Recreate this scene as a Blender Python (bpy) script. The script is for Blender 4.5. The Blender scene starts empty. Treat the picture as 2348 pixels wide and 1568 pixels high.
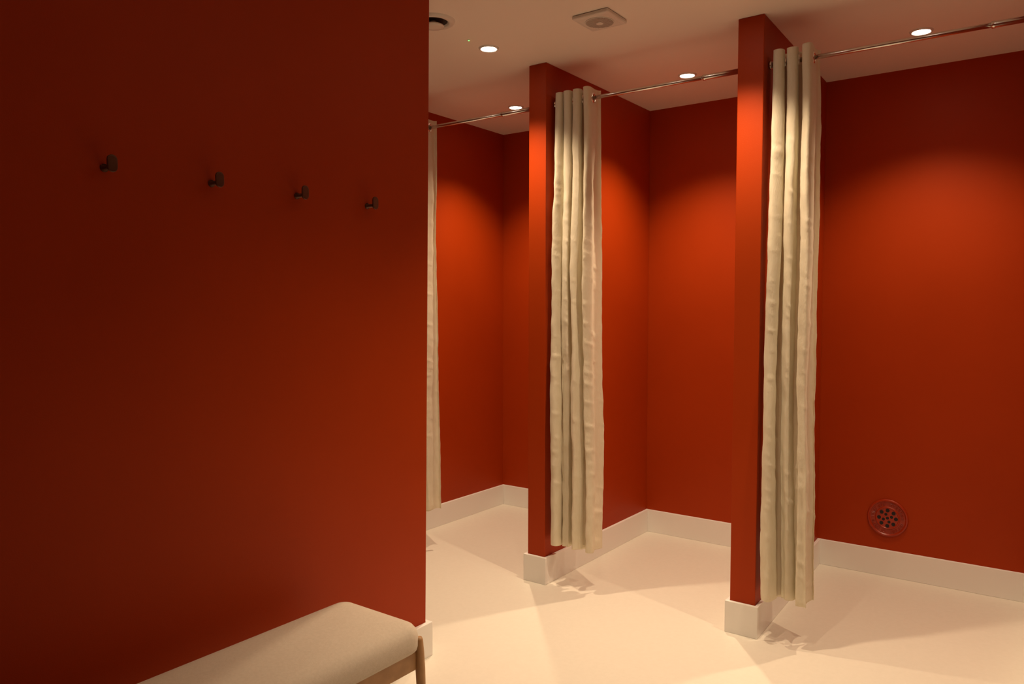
import bpy, bmesh, math, random
from mathutils import Vector, Matrix, noise

scene = bpy.context.scene
COL = scene.collection
H = 2.66

# ------------------------------------------------------------ materials
def mat(name, c1, c2=None, scale=8.0, rough=0.5, metal=0.0, spec=0.5, bump=0.0, bscale=200.0, stretch=None, sheen=0.0, detail=4.0, transl=0.0):
    m = bpy.data.materials.new(name)
    m.use_nodes = True
    nt = m.node_tree
    b = nt.nodes["Principled BSDF"]
    b.inputs["Roughness"].default_value = rough
    b.inputs["Metallic"].default_value = metal
    b.inputs["Specular IOR Level"].default_value = spec
    if sheen:
        b.inputs["Sheen Weight"].default_value = sheen
    tc = nt.nodes.new("ShaderNodeTexCoord")
    mp = nt.nodes.new("ShaderNodeMapping")
    nt.links.new(tc.outputs["Object"], mp.inputs["Vector"])
    if stretch:
        mp.inputs["Scale"].default_value = stretch
    n = nt.nodes.new("ShaderNodeTexNoise")
    n.inputs["Scale"].default_value = scale
    n.inputs["Detail"].default_value = detail
    nt.links.new(mp.outputs["Vector"], n.inputs["Vector"])
    cr = nt.nodes.new("ShaderNodeValToRGB")
    cr.color_ramp.elements[0].position = 0.35
    cr.color_ramp.elements[1].position = 0.65
    cr.color_ramp.elements[0].color = c1
    cr.color_ramp.elements[1].color = c2 or c1
    nt.links.new(n.outputs["Fac"], cr.inputs["Fac"])
    nt.links.new(cr.outputs["Color"], b.inputs["Base Color"])
    bp = None
    if bump:
        n2 = nt.nodes.new("ShaderNodeTexNoise")
        n2.inputs["Scale"].default_value = bscale
        n2.inputs["Detail"].default_value = 3
        nt.links.new(mp.outputs["Vector"], n2.inputs["Vector"])
        bp = nt.nodes.new("ShaderNodeBump")
        bp.inputs["Strength"].default_value = bump
        bp.inputs["Distance"].default_value = 0.002
        nt.links.new(n2.outputs["Fac"], bp.inputs["Height"])
        nt.links.new(bp.outputs["Normal"], b.inputs["Normal"])
    if transl:
        tr = nt.nodes.new("ShaderNodeBsdfTranslucent")
        nt.links.new(cr.outputs["Color"], tr.inputs["Color"])
        mx = nt.nodes.new("ShaderNodeMixShader")
        mx.inputs[0].default_value = transl
        nt.links.new(b.outputs[0], mx.inputs[1])
        nt.links.new(tr.outputs[0], mx.inputs[2])
        nt.links.new(mx.outputs[0], nt.nodes["Material Output"].inputs["Surface"])
    return m

def emis(name, col, strength):
    m = bpy.data.materials.new(name)
    m.use_nodes = True
    b = m.node_tree.nodes["Principled BSDF"]
    b.inputs["Base Color"].default_value = (0.8, 0.8, 0.8, 1)
    b.inputs["Emission Color"].default_value = col
    b.inputs["Emission Strength"].default_value = strength
    return m

RED = mat("red_paint", (0.372, 0.0385, 0.0018, 1), (0.388, 0.041, 0.0023, 1), scale=3, rough=0.5, spec=0.18, bump=0.12, bscale=260)
RED_IRON = mat("red_painted_iron", (0.33, 0.026, 0.003, 1), (0.36, 0.029, 0.003, 1), scale=20, rough=0.35, spec=0.5, bump=0.1)
CEIL = mat("ceiling_paint", (0.89, 0.83, 0.75, 1), (0.91, 0.85, 0.77, 1), scale=2, rough=0.8, bump=0.05)
FLOOR = mat("floor_vinyl", (0.785, 0.755, 0.665, 1), (0.805, 0.775, 0.685, 1), scale=60, rough=0.42, spec=0.3, bump=0.03, bscale=400, detail=8)
WHITE = mat("skirting_paint", (0.91, 0.91, 0.88, 1), (0.92, 0.92, 0.89, 1), scale=5, rough=0.3)
CURT = mat("cream_linen", (0.91, 0.85, 0.69, 1), (0.94, 0.89, 0.74, 1), scale=60, rough=0.9, spec=0.1, bump=0.7, bscale=220, stretch=(1, 1, 0.35), sheen=0.1, transl=0.33)
SEAT = mat("beige_wool", (0.68, 0.61, 0.50, 1), (0.72, 0.65, 0.54, 1), scale=120, rough=0.95, spec=0.1, bump=0.3, bscale=600, sheen=0.15)
WOOD = mat("oak_wood", (0.38, 0.21, 0.085, 1), (0.50, 0.29, 0.13, 1), scale=14, rough=0.45, stretch=(6, 1, 1), bump=0.1, bscale=60)
CHROME = mat("brushed_steel", (0.66, 0.63, 0.60, 1), (0.74, 0.71, 0.68, 1), scale=30, rough=0.24, metal=1.0)
EYEM = mat("eyelet_chrome", (0.8, 0.78, 0.75, 1), (0.85, 0.82, 0.8, 1), scale=30, rough=0.12, metal=1.0)
HOOKM = mat("bronze_metal", (0.11, 0.05, 0.032, 1), (0.14, 0.065, 0.042, 1), scale=40, rough=0.35, metal=0.6)
PLAST = mat("white_plastic", (0.74, 0.72, 0.67, 1), (0.77, 0.75, 0.70, 1), scale=10, rough=0.4)
BLACK = mat("black_void", (0.006, 0.005, 0.005, 1), (0.01, 0.008, 0.008, 1), scale=10, rough=0.7)
LAMP = emis("lamp_glow", (1.0, 0.86, 0.68, 1), 30.0)
GREEN = emis("green_led", (0.1, 1.0, 0.15, 1), 3.0)

# ------------------------------------------------------------ helpers
def finish(bm, name, material, smooth=False, parent=None, bevel=0.0, bseg=2, loc=None):
    me = bpy.data.meshes.new(name)
    bmesh.ops.recalc_face_normals(bm, faces=bm.faces[:])
    bm.to_mesh(me)
    bm.free()
    me.materials.append(material)
    ob = bpy.data.objects.new(name, me)
    COL.objects.link(ob)
    if smooth:
        for p in me.polygons:
            p.use_smooth = True
    if bevel:
        md = ob.modifiers.new("bevel", "BEVEL")
        md.width = bevel
        md.segments = bseg
        md.limit_method = 'ANGLE'
    if parent:
        ob.parent = parent
    if loc:
        ob.location = loc
    return ob

def add_box(bm, x0, x1, y0, y1, z0, z1):
    vs = [bm.verts.new(p) for p in [(x0, y0, z0), (x1, y0, z0), (x1, y1, z0), (x0, y1, z0),
                                    (x0, y0, z1), (x1, y0, z1), (x1, y1, z1), (x0, y1, z1)]]
    for f in [(0, 3, 2, 1), (4, 5, 6, 7), (0, 1, 5, 4), (1, 2, 6, 5), (2, 3, 7, 6), (3, 0, 4, 7)]:
        bm.faces.new([vs[i] for i in f])

def struct(name, material, box, bevel=0.0):
    x0, x1, y0, y1, z0, z1 = box
    c = Vector(((x0 + x1) / 2, (y0 + y1) / 2, z0))
    bm = bmesh.new()
    add_box(bm, x0 - c.x, x1 - c.x, y0 - c.y, y1 - c.y, 0, z1 - z0)
    ob = finish(bm, name, material, bevel=bevel, loc=c)
    ob["kind"] = "structure"
    return ob

def prism(name, material, pts, z0, z1, bevel=0.0, pts_top=None):
    bm = bmesh.new()
    lo = [bm.verts.new((x, y, z0)) for x, y in pts]
    hi = [bm.verts.new((x, y, z1)) for x, y in (pts_top or pts)]
    n = len(pts)
    bm.faces.new(hi)
    bm.faces.new(lo[::-1])
    for i in range(n):
        j = (i + 1) % n
        bm.faces.new([lo[i], lo[j], hi[j], hi[i]])
    ob = finish(bm, name, material, bevel=bevel)
    ob["kind"] = "structure"
    return ob

def empty(name, loc, label, category, group=None):
    e = bpy.data.objects.new(name, None)
    e.empty_display_size = 0.05
    COL.objects.link(e)
    e.location = loc
    e["label"] = label
    e["category"] = category
    if group:
        e["group"] = group
    return e

def ring(bm, pts):
    return [bm.verts.new(p) for p in pts]

def bridge(bm, a, b):
    n = len(a)
    for i in range(n):
        j = (i + 1) % n
        bm.faces.new([a[i], a[j], b[j], b[i]])

def lathe(bm, profile, segs=48, M=None, cap0=True, cap1=True):
    M = M or Matrix.Identity(4)
    rs = []
    for r, z in profile:
        rs.append(ring(bm, [M @ Vector((r * math.cos(2 * math.pi * i / segs), r * math.sin(2 * math.pi * i / segs), z)) for i in range(segs)]))
    for a, b in zip(rs, rs[1:]):
        bridge(bm, a, b)
    if cap0:
        bm.faces.new(rs[0][::-1])
    if cap1:
        bm.faces.new(rs[-1])

def torus(bm, R, r, M, seg=36, sub=12):
    rs = []
    for i in range(seg):
        a = 2 * math.pi * i / seg
        rs.append([bm.verts.new(M @ Vector(((R + r * math.cos(2 * math.pi * k / sub)) * math.cos(a),
                                            (R + r * math.cos(2 * math.pi * k / sub)) * math.sin(a),
                                            r * math.sin(2 * math.pi * k / sub)))) for k in range(sub)])
    for i in range(seg):
        bridge(bm, rs[i], rs[(i + 1) % seg])

def rrect(hx, hy, r, seg=10):
    pts = []
    for cx, cy, a0 in [(hx - r, hy - r, 0), (-hx + r, hy - r, 90), (-hx + r, -hy + r, 180), (hx - r, -hy + r, 270)]:
        for i in range(seg + 1):
            a = math.radians(a0 + 90 * i / seg)
            pts.append((cx + r * math.cos(a), cy + r * math.sin(a)))
    return pts

def slab(bm, hx, hy, r, profile, seg=10, M=None):
    M = M or Matrix.Identity(4)
    rs = []
    for inset, z in profile:
        rr = max(r - inset, 0.002)
        rs.append(ring(bm, [M @ Vector((x, y, z)) for x, y in rrect(hx - inset, hy - inset, rr, seg)]))
    for a, b in zip(rs, rs[1:]):
        bridge(bm, a, b)
    bm.faces.new(rs[0][::-1])
    bm.faces.new(rs[-1])

# ------------------------------------------------------------ room shell
XL, XR, YB, YF = -3.308, 1.7, 4.445, -1.3
struct("floor", FLOOR, (XL - 0.1, XR + 0.1, YF - 0.1, YB + 0.1, -0.06, 0.0))
struct("ceiling", CEIL, (XL - 0.1, XR + 0.1, YF - 0.1, YB + 0.1, H, H + 0.06))
struct("wall_back", RED, (XL - 0.1, XR + 0.1, YB, YB + 0.1, 0, H))
struct("wall_far_side", RED, (XL - 0.1, XL, YF, YB, 0, H))
struct("wall_near_side", RED, (XR, XR + 0.1, YF, YB, 0, H))
struct("wall_front", RED, (XL - 0.1, XR + 0.1, YF - 0.1, YF, 0, H))
PY = 3.262
parts = [(-2.265, -2.160, -2.265, -2.160), (-1.178, -1.066, -1.190, -1.106), (-0.072, 0.038, -0.072, 0.038)]
for nm, (a, b, a2, b2) in zip(["middle", "right", "outer"], parts):
    prism("wall_divider_" + nm, RED, [(a, PY), (b, PY), (b2, YB), (a2, YB)], 0, H, bevel=0.003)
LX, LE = -2.10, 2.290
prism("wall_left", RED, [(LX - 0.075, YF), (LX, YF), (LX, LE), (LX - 0.075, LE)], 0, H, bevel=0.003,
      pts_top=[(LX - 0.075, YF), (LX, YF), (LX, LE + 0.036), (LX - 0.075, LE + 0.036)])

# baseboards
BH, BT = 0.140, 0.017
for nm, (a, b, a2, b2) in zip(["middle", "right", "outer"], parts):
    e = 0.0005
    prism("baseboard_divider_" + nm, WHITE,
          [(a2 - e, YB - BT), (a2 - BT, YB - BT), (a - BT, PY - BT), (b + BT, PY - BT), (b2 + BT, YB - BT), (b2 + e, YB - BT),
           (b + e, PY - e), (a - e, PY - e)], 0, BH, bevel=0.002)
segs = [(XL, -2.265), (-2.160, -1.190), (-1.106, -0.072), (0.038, XR)]
for i, (a, b) in enumerate(segs):
    struct("baseboard_back_%d" % (i + 1), WHITE, (a, b, YB - BT, YB, 0, BH), bevel=0.002)
struct("baseboard_far_side", WHITE, (XL, XL + BT, YF, YB - BT, 0, BH), bevel=0.002)
struct("baseboard_near_side", WHITE, (XR - BT, XR, YF, YB - BT, 0, BH), bevel=0.002)
e = 0.003
T2 = 0.020
prism("baseboard_left", WHITE,
      [(LX + 0.0005, YF), (LX + T2, YF), (LX + T2, LE + T2 + 0.002), (LX - 0.075 - T2, LE + T2 + 0.002), (LX - 0.075 - T2, YF), (LX - 0.0755, YF),
       (LX - 0.0755, LE + e), (LX + 0.0005, LE + e)], 0, BH, bevel=0.002)

# ------------------------------------------------------------ downlights
def downlight(x, y, energy, label, size=114, blend=1.0):
    d = empty("downlight", (x, y, H), label, "ceiling light", "recessed ceiling downlights")
    bm = bmesh.new()
    lathe(bm, [(0.036, 0.0), (0.036, -0.004), (0.040, -0.007), (0.046, -0.006), (0.049, 0.0)], cap0=False, cap1=False)
    finish(bm, "trim_ring", PLAST, smooth=True, parent=d)
    bm = bmesh.new()
    lathe(bm, [(0.037, 0.0), (0.037, -0.003), (0.033, -0.0045)])
    finish(bm, "lens", LAMP, smooth=False, parent=d)
    ld = bpy.data.lights.new("spot", 'SPOT')
    ld.energy = energy
    ld.color = (1.0, 0.735, 0.475)
    ld.spot_size = math.radians(size)
    ld.spot_blend = blend
    ld.shadow_soft_size = 0.02
    lo = bpy.data.objects.new("lamp", ld)
    COL.objects.link(lo)
    lo.parent = d
    lo.location = (0, 0, -0.035)
    return d

for x, en in ((-2.79, 94), (-1.671, 100), (-0.567, 76)):
    downlight(x, 3.875, en, "round white recessed downlight glowing above a changing cubicle")
for x, en in ((-2.268, 88), (-1.17, 84), (-0.07, 72)):
    downlight(x, 2.93, en, "round white recessed downlight glowing in the corridor ceiling", size=110)
downlight(-1.02, 1.88, 44, "round white recessed downlight glowing in the corridor ceiling", size=106)

# ------------------------------------------------------------ extractor fan
f = empty("ceiling_vent", (-1.652, 2.905, H), "square white plastic ceiling extractor vent with round grille", "ceiling vent")
bm = bmesh.new()
slab(bm, 0.086, 0.088, 0.008, [(0.004, 0.0), (0.0, -0.004), (0.0, -0.013), (0.003, -0.016), (0.016, -0.018)], seg=4)
finish(bm, "vent_housing", PLAST, parent=f)
bm = bmesh.new()
torus(bm, 0.060, 0.0028, Matrix.Translation((0, 0, -0.0185)))
for k in range(-7, 8):
    y = k * 0.0078
    w = math.sqrt(max(0.058 ** 2 - y * y, 0))
    if w > 0.008:
        add_box(bm, -w, w, y - 0.0016, y + 0.0016, -0.0225, -0.0185)
lathe(bm, [(0.016, -0.018), (0.016, -0.024), (0.013, -0.025)], segs=32)
finish(bm, "grille", PLAST, parent=f)
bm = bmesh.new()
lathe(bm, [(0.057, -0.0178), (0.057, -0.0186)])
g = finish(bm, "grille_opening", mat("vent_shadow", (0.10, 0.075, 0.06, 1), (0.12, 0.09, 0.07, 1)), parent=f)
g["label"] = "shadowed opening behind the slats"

# ------------------------------------------------------------ round air valve
v = empty("air_valve", (-2.248, 2.515, H), "round white ceiling air valve with dark gap", "ceiling vent")
bm = bmesh.new()
lathe(bm, [(0.060, 0.0), (0.064, -0.008), (0.074, -0.012), (0.088, -0.009), (0.094, -0.0)], cap0=False, cap1=False)
finish(bm, "valve_ring", PLAST, smooth=True, parent=v)
bm = bmesh.new()
lathe(bm, [(0.063, -0.0005), (0.063, -0.002)])
finish(bm, "valve_throat", BLACK, parent=v)
bm = bmesh.new()
lathe(bm, [(0.012, 0.0), (0.014, -0.012), (0.040, -0.018), (0.047, -0.022), (0.045, -0.026), (0.02, -0.028)])
finish(bm, "valve_disc", PLAST, smooth=True, parent=v)

# green led sensor
s = empty("sensor_light", (-2.272, 2.785, H), "tiny green indicator light on the ceiling", "indicator light")
bm = bmesh.new()
lathe(bm, [(0.006, 0.0), (0.006, -0.002), (0.005, -0.003)], segs=24)
finish(bm, "bezel", PLAST, parent=s)
bm = bmesh.new()
lathe(bm, [(0.003, -0.003), (0.003, -0.005), (0.002, -0.0058)], segs=16)
finish(bm, "led", GREEN, parent=s)

# ------------------------------------------------------------ wall grate
gr = empty("wall_grate", (-0.752, YB, 0.312), "round red-painted cast iron grate with holes above the baseboard", "vent grate")
MG = Matrix.Rotation(math.radians(90), 4, 'X')
bm = bmesh.new()
lathe(bm, [(0.100, 0.0), (0.100, 0.005), (0.097, 0.009), (0.091, 0.010), (0.087, 0.006), (0.085, 0.004), (0.061, 0.004),
           (0.059, 0.008), (0.055, 0.009), (0.052, 0.006), (0.02, 0.007)], segs=72, M=MG)
nl = 30
for i in range(nl):
    a = 2 * math.pi * i / nl
    if i in (0, 8, 15, 22):
        continue
    R = Matrix.Rotation(a, 4, 'Z') @ Matrix.Translation((0, 0.073, 0))
    kind = i % 3
    tmp = bmesh.new()
    add_box(tmp, -0.0045, -0.0025, -0.007, 0.007, 0.003, 0.0078)
    if kind != 1:
        add_box(tmp, 0.0025, 0.0045, -0.007, 0.007, 0.003, 0.0078)
    add_box(tmp, -0.0045, 0.0045, 0.005 if kind else -0.001, 0.007 if kind else 0.001, 0.003, 0.0078)
    tmp.transform(MG @ R)
    tm = bpy.data.meshes.new("t")
    tmp.to_mesh(tm)
    tmp.free()
    bm.from_mesh(tm)
finish(bm, "grate_cover", RED_IRON, parent=gr, bevel=0.0008, bseg=1)
bm = bmesh.new()
holes = [(0, 0, 0.0075)] + [(0.021 * math.cos(math.radians(90 * i + 22)), 0.021 * math.sin(math.radians(90 * i + 22)), 0.0075) for i in range(4)] \
    + [(0.041 * math.cos(math.radians(45 * i)), 0.041 * math.sin(math.radians(45 * i)), 0.0095) for i in range(8)]
for hx, hy, r in holes:
    lathe(bm, [(r, 0.005), (r, 0.0080)], segs=20, M=MG @ Matrix.Translation((hx, hy, 0)))
h = finish(bm, "grate_holes", BLACK, parent=gr)
h["kind"] = "stuff"

# ------------------------------------------------------------ curtain rods
RY, RZ = 3.345, 2.466
MX = Matrix.Rotation(math.radians(90), 4, 'Y')
def rod(x0, x1, xj, label):
    r = empty("curtain_rod", (x0, RY, RZ), label, "curtain rod", "telescopic curtain rods")
    L = x1 - x0
    J = xj - x0
    bm = bmesh.new()
    lathe(bm, [(0.0095, 0.004), (0.0095, J + 0.01)], segs=24, M=MX)
    finish(bm, "inner_tube", CHROME, smooth=True, parent=r)
    bm = bmesh.new()
    lathe(bm, [(0.0100, J), (0.0132, J + 0.001), (0.0132, J + 0.012), (0.0118, J + 0.014), (0.0118, L - 0.004)], segs=24, M=MX)
    finish(bm, "outer_tube", CHROME, smooth=True, parent=r)
    for base, sg in ((0.0, 1), (L, -1)):
        bm = bmesh.new()
        lathe(bm, [(0.018, base), (0.018, base + sg * 0.005), (0.015, base + sg * 0.009), (0.0128, base + sg * 0.015)], segs=28, M=MX)
        finish(bm, "end_cap", CHROME, smooth=True, parent=r)
rod(XL, -2.265, -2.50, "brushed steel curtain rod near the round air valve")
rod(-2.160, -1.178, -1.367, "brushed steel curtain rod between the two visible dividers")
rod(-1.066, -0.072, -0.26, "brushed steel curtain rod across the cubicle with wall grate")

# ------------------------------------------------------------ curtains
def curtain(x0, x1, n, zb, seed, flare, label, A0=0.052, fwd=0.03, at=None, pitch=None, ab=None, pb=None):
    rnd = random.Random(seed)
    zt = RZ + 0.046
    cen = Vector(((x0 + x1) / 2, RY, zb))
    cu = empty("curtain", cen, label, "curtain", "cream cubicle curtains")
    ncol = n * 96
    zs = []
    z = zt
    while z > RZ - 0.03:
        zs.append(z); z -= 0.0035
    while z > zb:
        zs.append(z); z -= 0.008
    zs.append(zb)
    W = x1 - x0
    k = 2 * n + 1
    at = at or [rnd.uniform(0.85, 1.1) for _ in range(k)]
    ab = ab or [a * rnd.uniform(0.5, 1.15) for a in at]
    pitch = pitch or [rnd.uniform(0.75, 1.25) for _ in range(2 * n)]
    pb = pb or [p * rnd.uniform(0.75, 1.3) for p in pitch]
    def knots(p):
        t = sum(p); o = [0]
        for q in p:
            o.append(o[-1] + q / t)
        return o
    kt, kb = knots(pitch), knots(pb)
    def interp(arr, s, smooth=True):
        t = s * (len(arr) - 1)
        i = min(int(t), len(arr) - 2)
        u = t - i
        if smooth:
            u = u * u * (3 - 2 * u)
        return arr[i] * (1 - u) + arr[i + 1] * u
    def pos(s, z):
        h = (zt - z) / (zt - zb)
        hh = max(0.0, h) ** 0.45
        amp = interp(at, s) * (1 - hh) + interp(ab, s) * hh
        w = W * (1 + flare * h)
        sx = interp(kt, s, False) * (1 - hh) + interp(kb, s, False) * hh
        x = x0 + w * sx
        # fuller loops, except on the last panel that lies along the rod ring
        om = 0.25 if s < 1 - 0.5 / n else 0.25 - 0.12 * min(1, (s - (1 - 0.5 / n)) * 2 * n * 2)
        x += om * W / n * math.sin(4 * math.pi * n * s)
        c = math.cos(2 * math.pi * n * s)
        y = RY + A0 * (1 + 0.1 * h) * amp * c
        y -= fwd * h
        q = min(1, max(0, (h - 0.03) * 6))
        y += q * (0.0060 + 0.003 * h) * math.sin(2 * math.pi * n * s * 2.7 + 1.3 * seed + 0.8 * z)
        y += q * 0.0032 * math.sin(2 * math.pi * n * s * 5.3 + 2.3 * seed + 1.5 * z) * (0.5 + noise.noise(Vector((s * 5, z * 1.5, seed))))
        x += q * 0.0040 * math.sin(2 * math.pi * n * s * 3.3 + 2.1 * seed - 1.1 * z)
        if q > 0:
            nv = noise.noise(Vector((s * n * 1.6 + seed * 7, z * 2.2, seed)))
            nv2 = noise.noise(Vector((s * n * 4 + seed * 3, z * 14.0 + s * 6, seed + 5)))
            nv3 = noise.noise(Vector((s * n * 3 + seed * 3, z * 34.0 + s * 9, seed + 15)))
            cr = max(0, nv3 - 0.05) ** 1.5
            x += q * (0.010 * nv + 0.0026 * nv2 + 0.0050 * cr)
            nv = noise.noise(Vector((s * n * 1.6 + seed * 7, z * 1.8, seed + 31)))
            y += q * (0.016 * nv + 0.0026 * nv2 - 0.0050 * cr)
            x += q * 0.007 * math.sin(z * 2.3 + seed)
        lim = x0 - 0.004
        if x < lim + 0.004:
            x = lim + 0.004 * math.exp((x - lim - 0.004) / 0.004)
        return Vector((x, y, z))
    cross = [(2 * i + 1) / (4 * n) for i in range(2 * n)]
    bm = bmesh.new()
    grid = []
    for z in zs:
        row = []
        for i in range(ncol + 1):
            p = pos(i / ncol, z) - cen
            if z == zb:
                p.z += 0.004 * math.sin(2 * math.pi * n * i / ncol * 0.5 + seed)
            row.append(bm.verts.new(p))
        grid.append(row)
    for r in range(len(zs) - 1):
        zc = (zs[r] + zs[r + 1]) / 2
        for i in range(ncol):
            if abs(zc - RZ) < 0.02:
                p = pos((i + 0.5) / ncol, zc)
                if math.hypot(p.y - RY, zc - RZ) < 0.0185:
                    continue
            bm.faces.new([grid[r][i], grid[r + 1][i], grid[r + 1][i + 1], grid[r][i + 1]])
    for vv in [v for v in bm.verts if not v.link_faces]:
        bm.verts.remove(vv)
    ob = finish(bm, "curtain_cloth", CURT, smooth=True, parent=cu)
    sd = ob.modifiers.new("solid", "SOLIDIFY")
    sd.thickness = 0.0018
    sd.offset = 0
    for c in cross:
        p = pos(c, RZ)
        t = pos(c + 0.004, RZ) - pos(c - 0.004, RZ)
        t.z = 0
        t.normalize()
        nrm = Vector((t.y, -t.x, 0))
        M = Matrix.Translation(Vector((p.x, RY, RZ)) - cen) @ nrm.to_track_quat('Z', 'Y').to_matrix().to_4x4()
        bm = bmesh.new()
        torus(bm, 0.0205, 0.0048, M)
        finish(bm, "eyelet", EYEM, smooth=True, parent=cu)
    return cu

curtain(-3.285, -3.01, 4, 0.24, 3, 0.14, "cream linen curtain hanging by the end cubicle wall")
curtain(-2.141, -1.925, 4, 0.212, 1, 0.20, "cream linen curtain gathered beside the slim middle divider", fwd=0.035,
        at=[0.9, 0.8, 0.7, 0.95, 0.6, 0.9, 0.7, 1.1, 1.1], pitch=[1, 0.9, 1, 1, 1.1, 1.2, 1.3, 0.9],
        ab=[0.7, 1.1, 0.1, 0.6, 0.2, 1.0, 0.0, 0.6, 1.0], pb=[1.0, 1.1, 0.8, 0.9, 1.2, 1.2, 1.0, 0.9])
curtain(-1.044, -0.876, 3, 0.188, 2, 0.17, "cream linen curtain gathered in the cubicle with wall grate", A0=0.057, fwd=0.045,
        at=[0.9, 0.95, 0.6, 0.85, 0.85, 1.1, 1.1], pitch=[0.9, 1, 1, 1.1, 1.4, 0.8],
        ab=[0.6, 1.15, 0.05, 0.6, 0.1, 1.0, 1.0], pb=[1.0, 1.2, 0.9, 1.2, 1.2, 0.8])

# ------------------------------------------------------------ hooks
def hook(y):
    hk = empty("coat_hook", (LX, y, 1.80), "small dark bronze coat hook with rounded oblong head", "coat hook", "coat hooks on the red wall")
    bm = bmesh.new()
    lathe(bm, [(0.011, -0.001), (0.011, 0.003), (0.007, 0.005), (0.0065, 0.042)], segs=24, M=MX)
    finish(bm, "peg", HOOKM, smooth=True, parent=hk)
    bm = bmesh.new()
    M = Matrix(((0, 0, 1, 0.041), (1, 0, 0, 0), (0, 1, 0, 0.008), (0, 0, 0, 1)))
    slab(bm, 0.0140, 0.0230, 0.0138, [(0.001, 0.0), (0.0, 0.001), (0.0, 0.004), (0.0012, 0.0052), (0.004, 0.0056)], seg=12, M=M)
    finish(bm, "hook_head", HOOKM, parent=hk)
for y in (1.032, 1.349, 1.665, 1.982):
    hook(y)

# ------------------------------------------------------------ bench
bx0, bx1, by0, by1 = -1.978, -1.600, 0.45, 1.752
bc = ((bx0 + bx1) / 2, (by0 + by1) / 2)
bn = empty("bench", (bc[0], bc[1], 0), "upholstered beige bench with wooden frame beside the red wall", "bench")
hx, hy = (bx1 - bx0) / 2, (by1 - by0) / 2
bm = bmesh.new()
prof = [(0.03, 0.358), (0.010, 0.360), (0.003, 0.366), (0.0, 0.378), (0.0, 0.400), (0.002, 0.412), (0.007, 0.424), (0.016, 0.435), (0.030, 0.4435),
        (0.05, 0.4485), (0.08, 0.4515), (0.12, 0.453), (0.16, 0.4535)]
slab(bm, hx, hy, 0.066, prof, seg=14)
finish(bm, "seat_cushion", SEAT, smooth=True, parent=bn)
bm = bmesh.new()
fx, fy = hx - 0.016, hy - 0.020
add_box(bm, fx - 0.022, fx, -fy, fy, 0.300, 0.3585)
add_box(bm, -fx, -fx + 0.022, -fy, fy, 0.300, 0.3585)
add_box(bm, -fx + 0.022, fx - 0.022, fy - 0.022, fy, 0.300, 0.3585)
add_box(bm, -fx + 0.022, fx - 0.022, -fy, -fy + 0.022, 0.300, 0.3585)
finish(bm, "bench_frame", WOOD, parent=bn, bevel=0.003)
for sx in (-1, 1):
    for sy in (-1, 1):
        bm = bmesh.new()
        rs = []
        for z, ra in [(0.0, 0.010), (0.15, 0.0130), (0.30, 0.0155), (0.35, 0.0145), (0.392, 0.0120), (0.400, 0.009)]:
            off = 0.014 * (1 - z / 0.41)
            cx = sx * (hx - 0.015 + off * 0.5)
            cy = sy * (hy - 0.021 + off)
            rs.append(ring(bm, [Vector((cx + ra * math.cos(2 * math.pi * i / 20), cy + ra * math.sin(2 * math.pi * i / 20), z)) for i in range(20)]))
        for a, b in zip(rs, rs[1:]):
            bridge(bm, a, b)
        bm.faces.new(rs[0][::-1]); bm.faces.new(rs[-1])
        finish(bm, "leg", WOOD, smooth=True, parent=bn)

# ------------------------------------------------------------ world, camera, view
w = bpy.data.worlds.new("world")
scene.world = w
w.use_nodes = True
w.node_tree.nodes["Background"].inputs["Color"].default_value = (0.02, 0.01, 0.006, 1)
scene.view_settings.view_transform = 'Standard'

cd = bpy.data.cameras.new("camera")
cd.sensor_width = 36
cd.lens = 1757 / 2348 * 36
cam = bpy.data.objects.new("camera", cd)
COL.objects.link(cam)
cam.location = (0, 0, 1.43)
cam.rotation_euler = (Matrix.Rotation(math.radians(36.0), 3, 'Z') @ Matrix.Rotation(math.radians(87.4), 3, 'X') @ Matrix.Rotation(math.radians(0.1), 3, 'Z')).to_euler()
scene.camera = cam
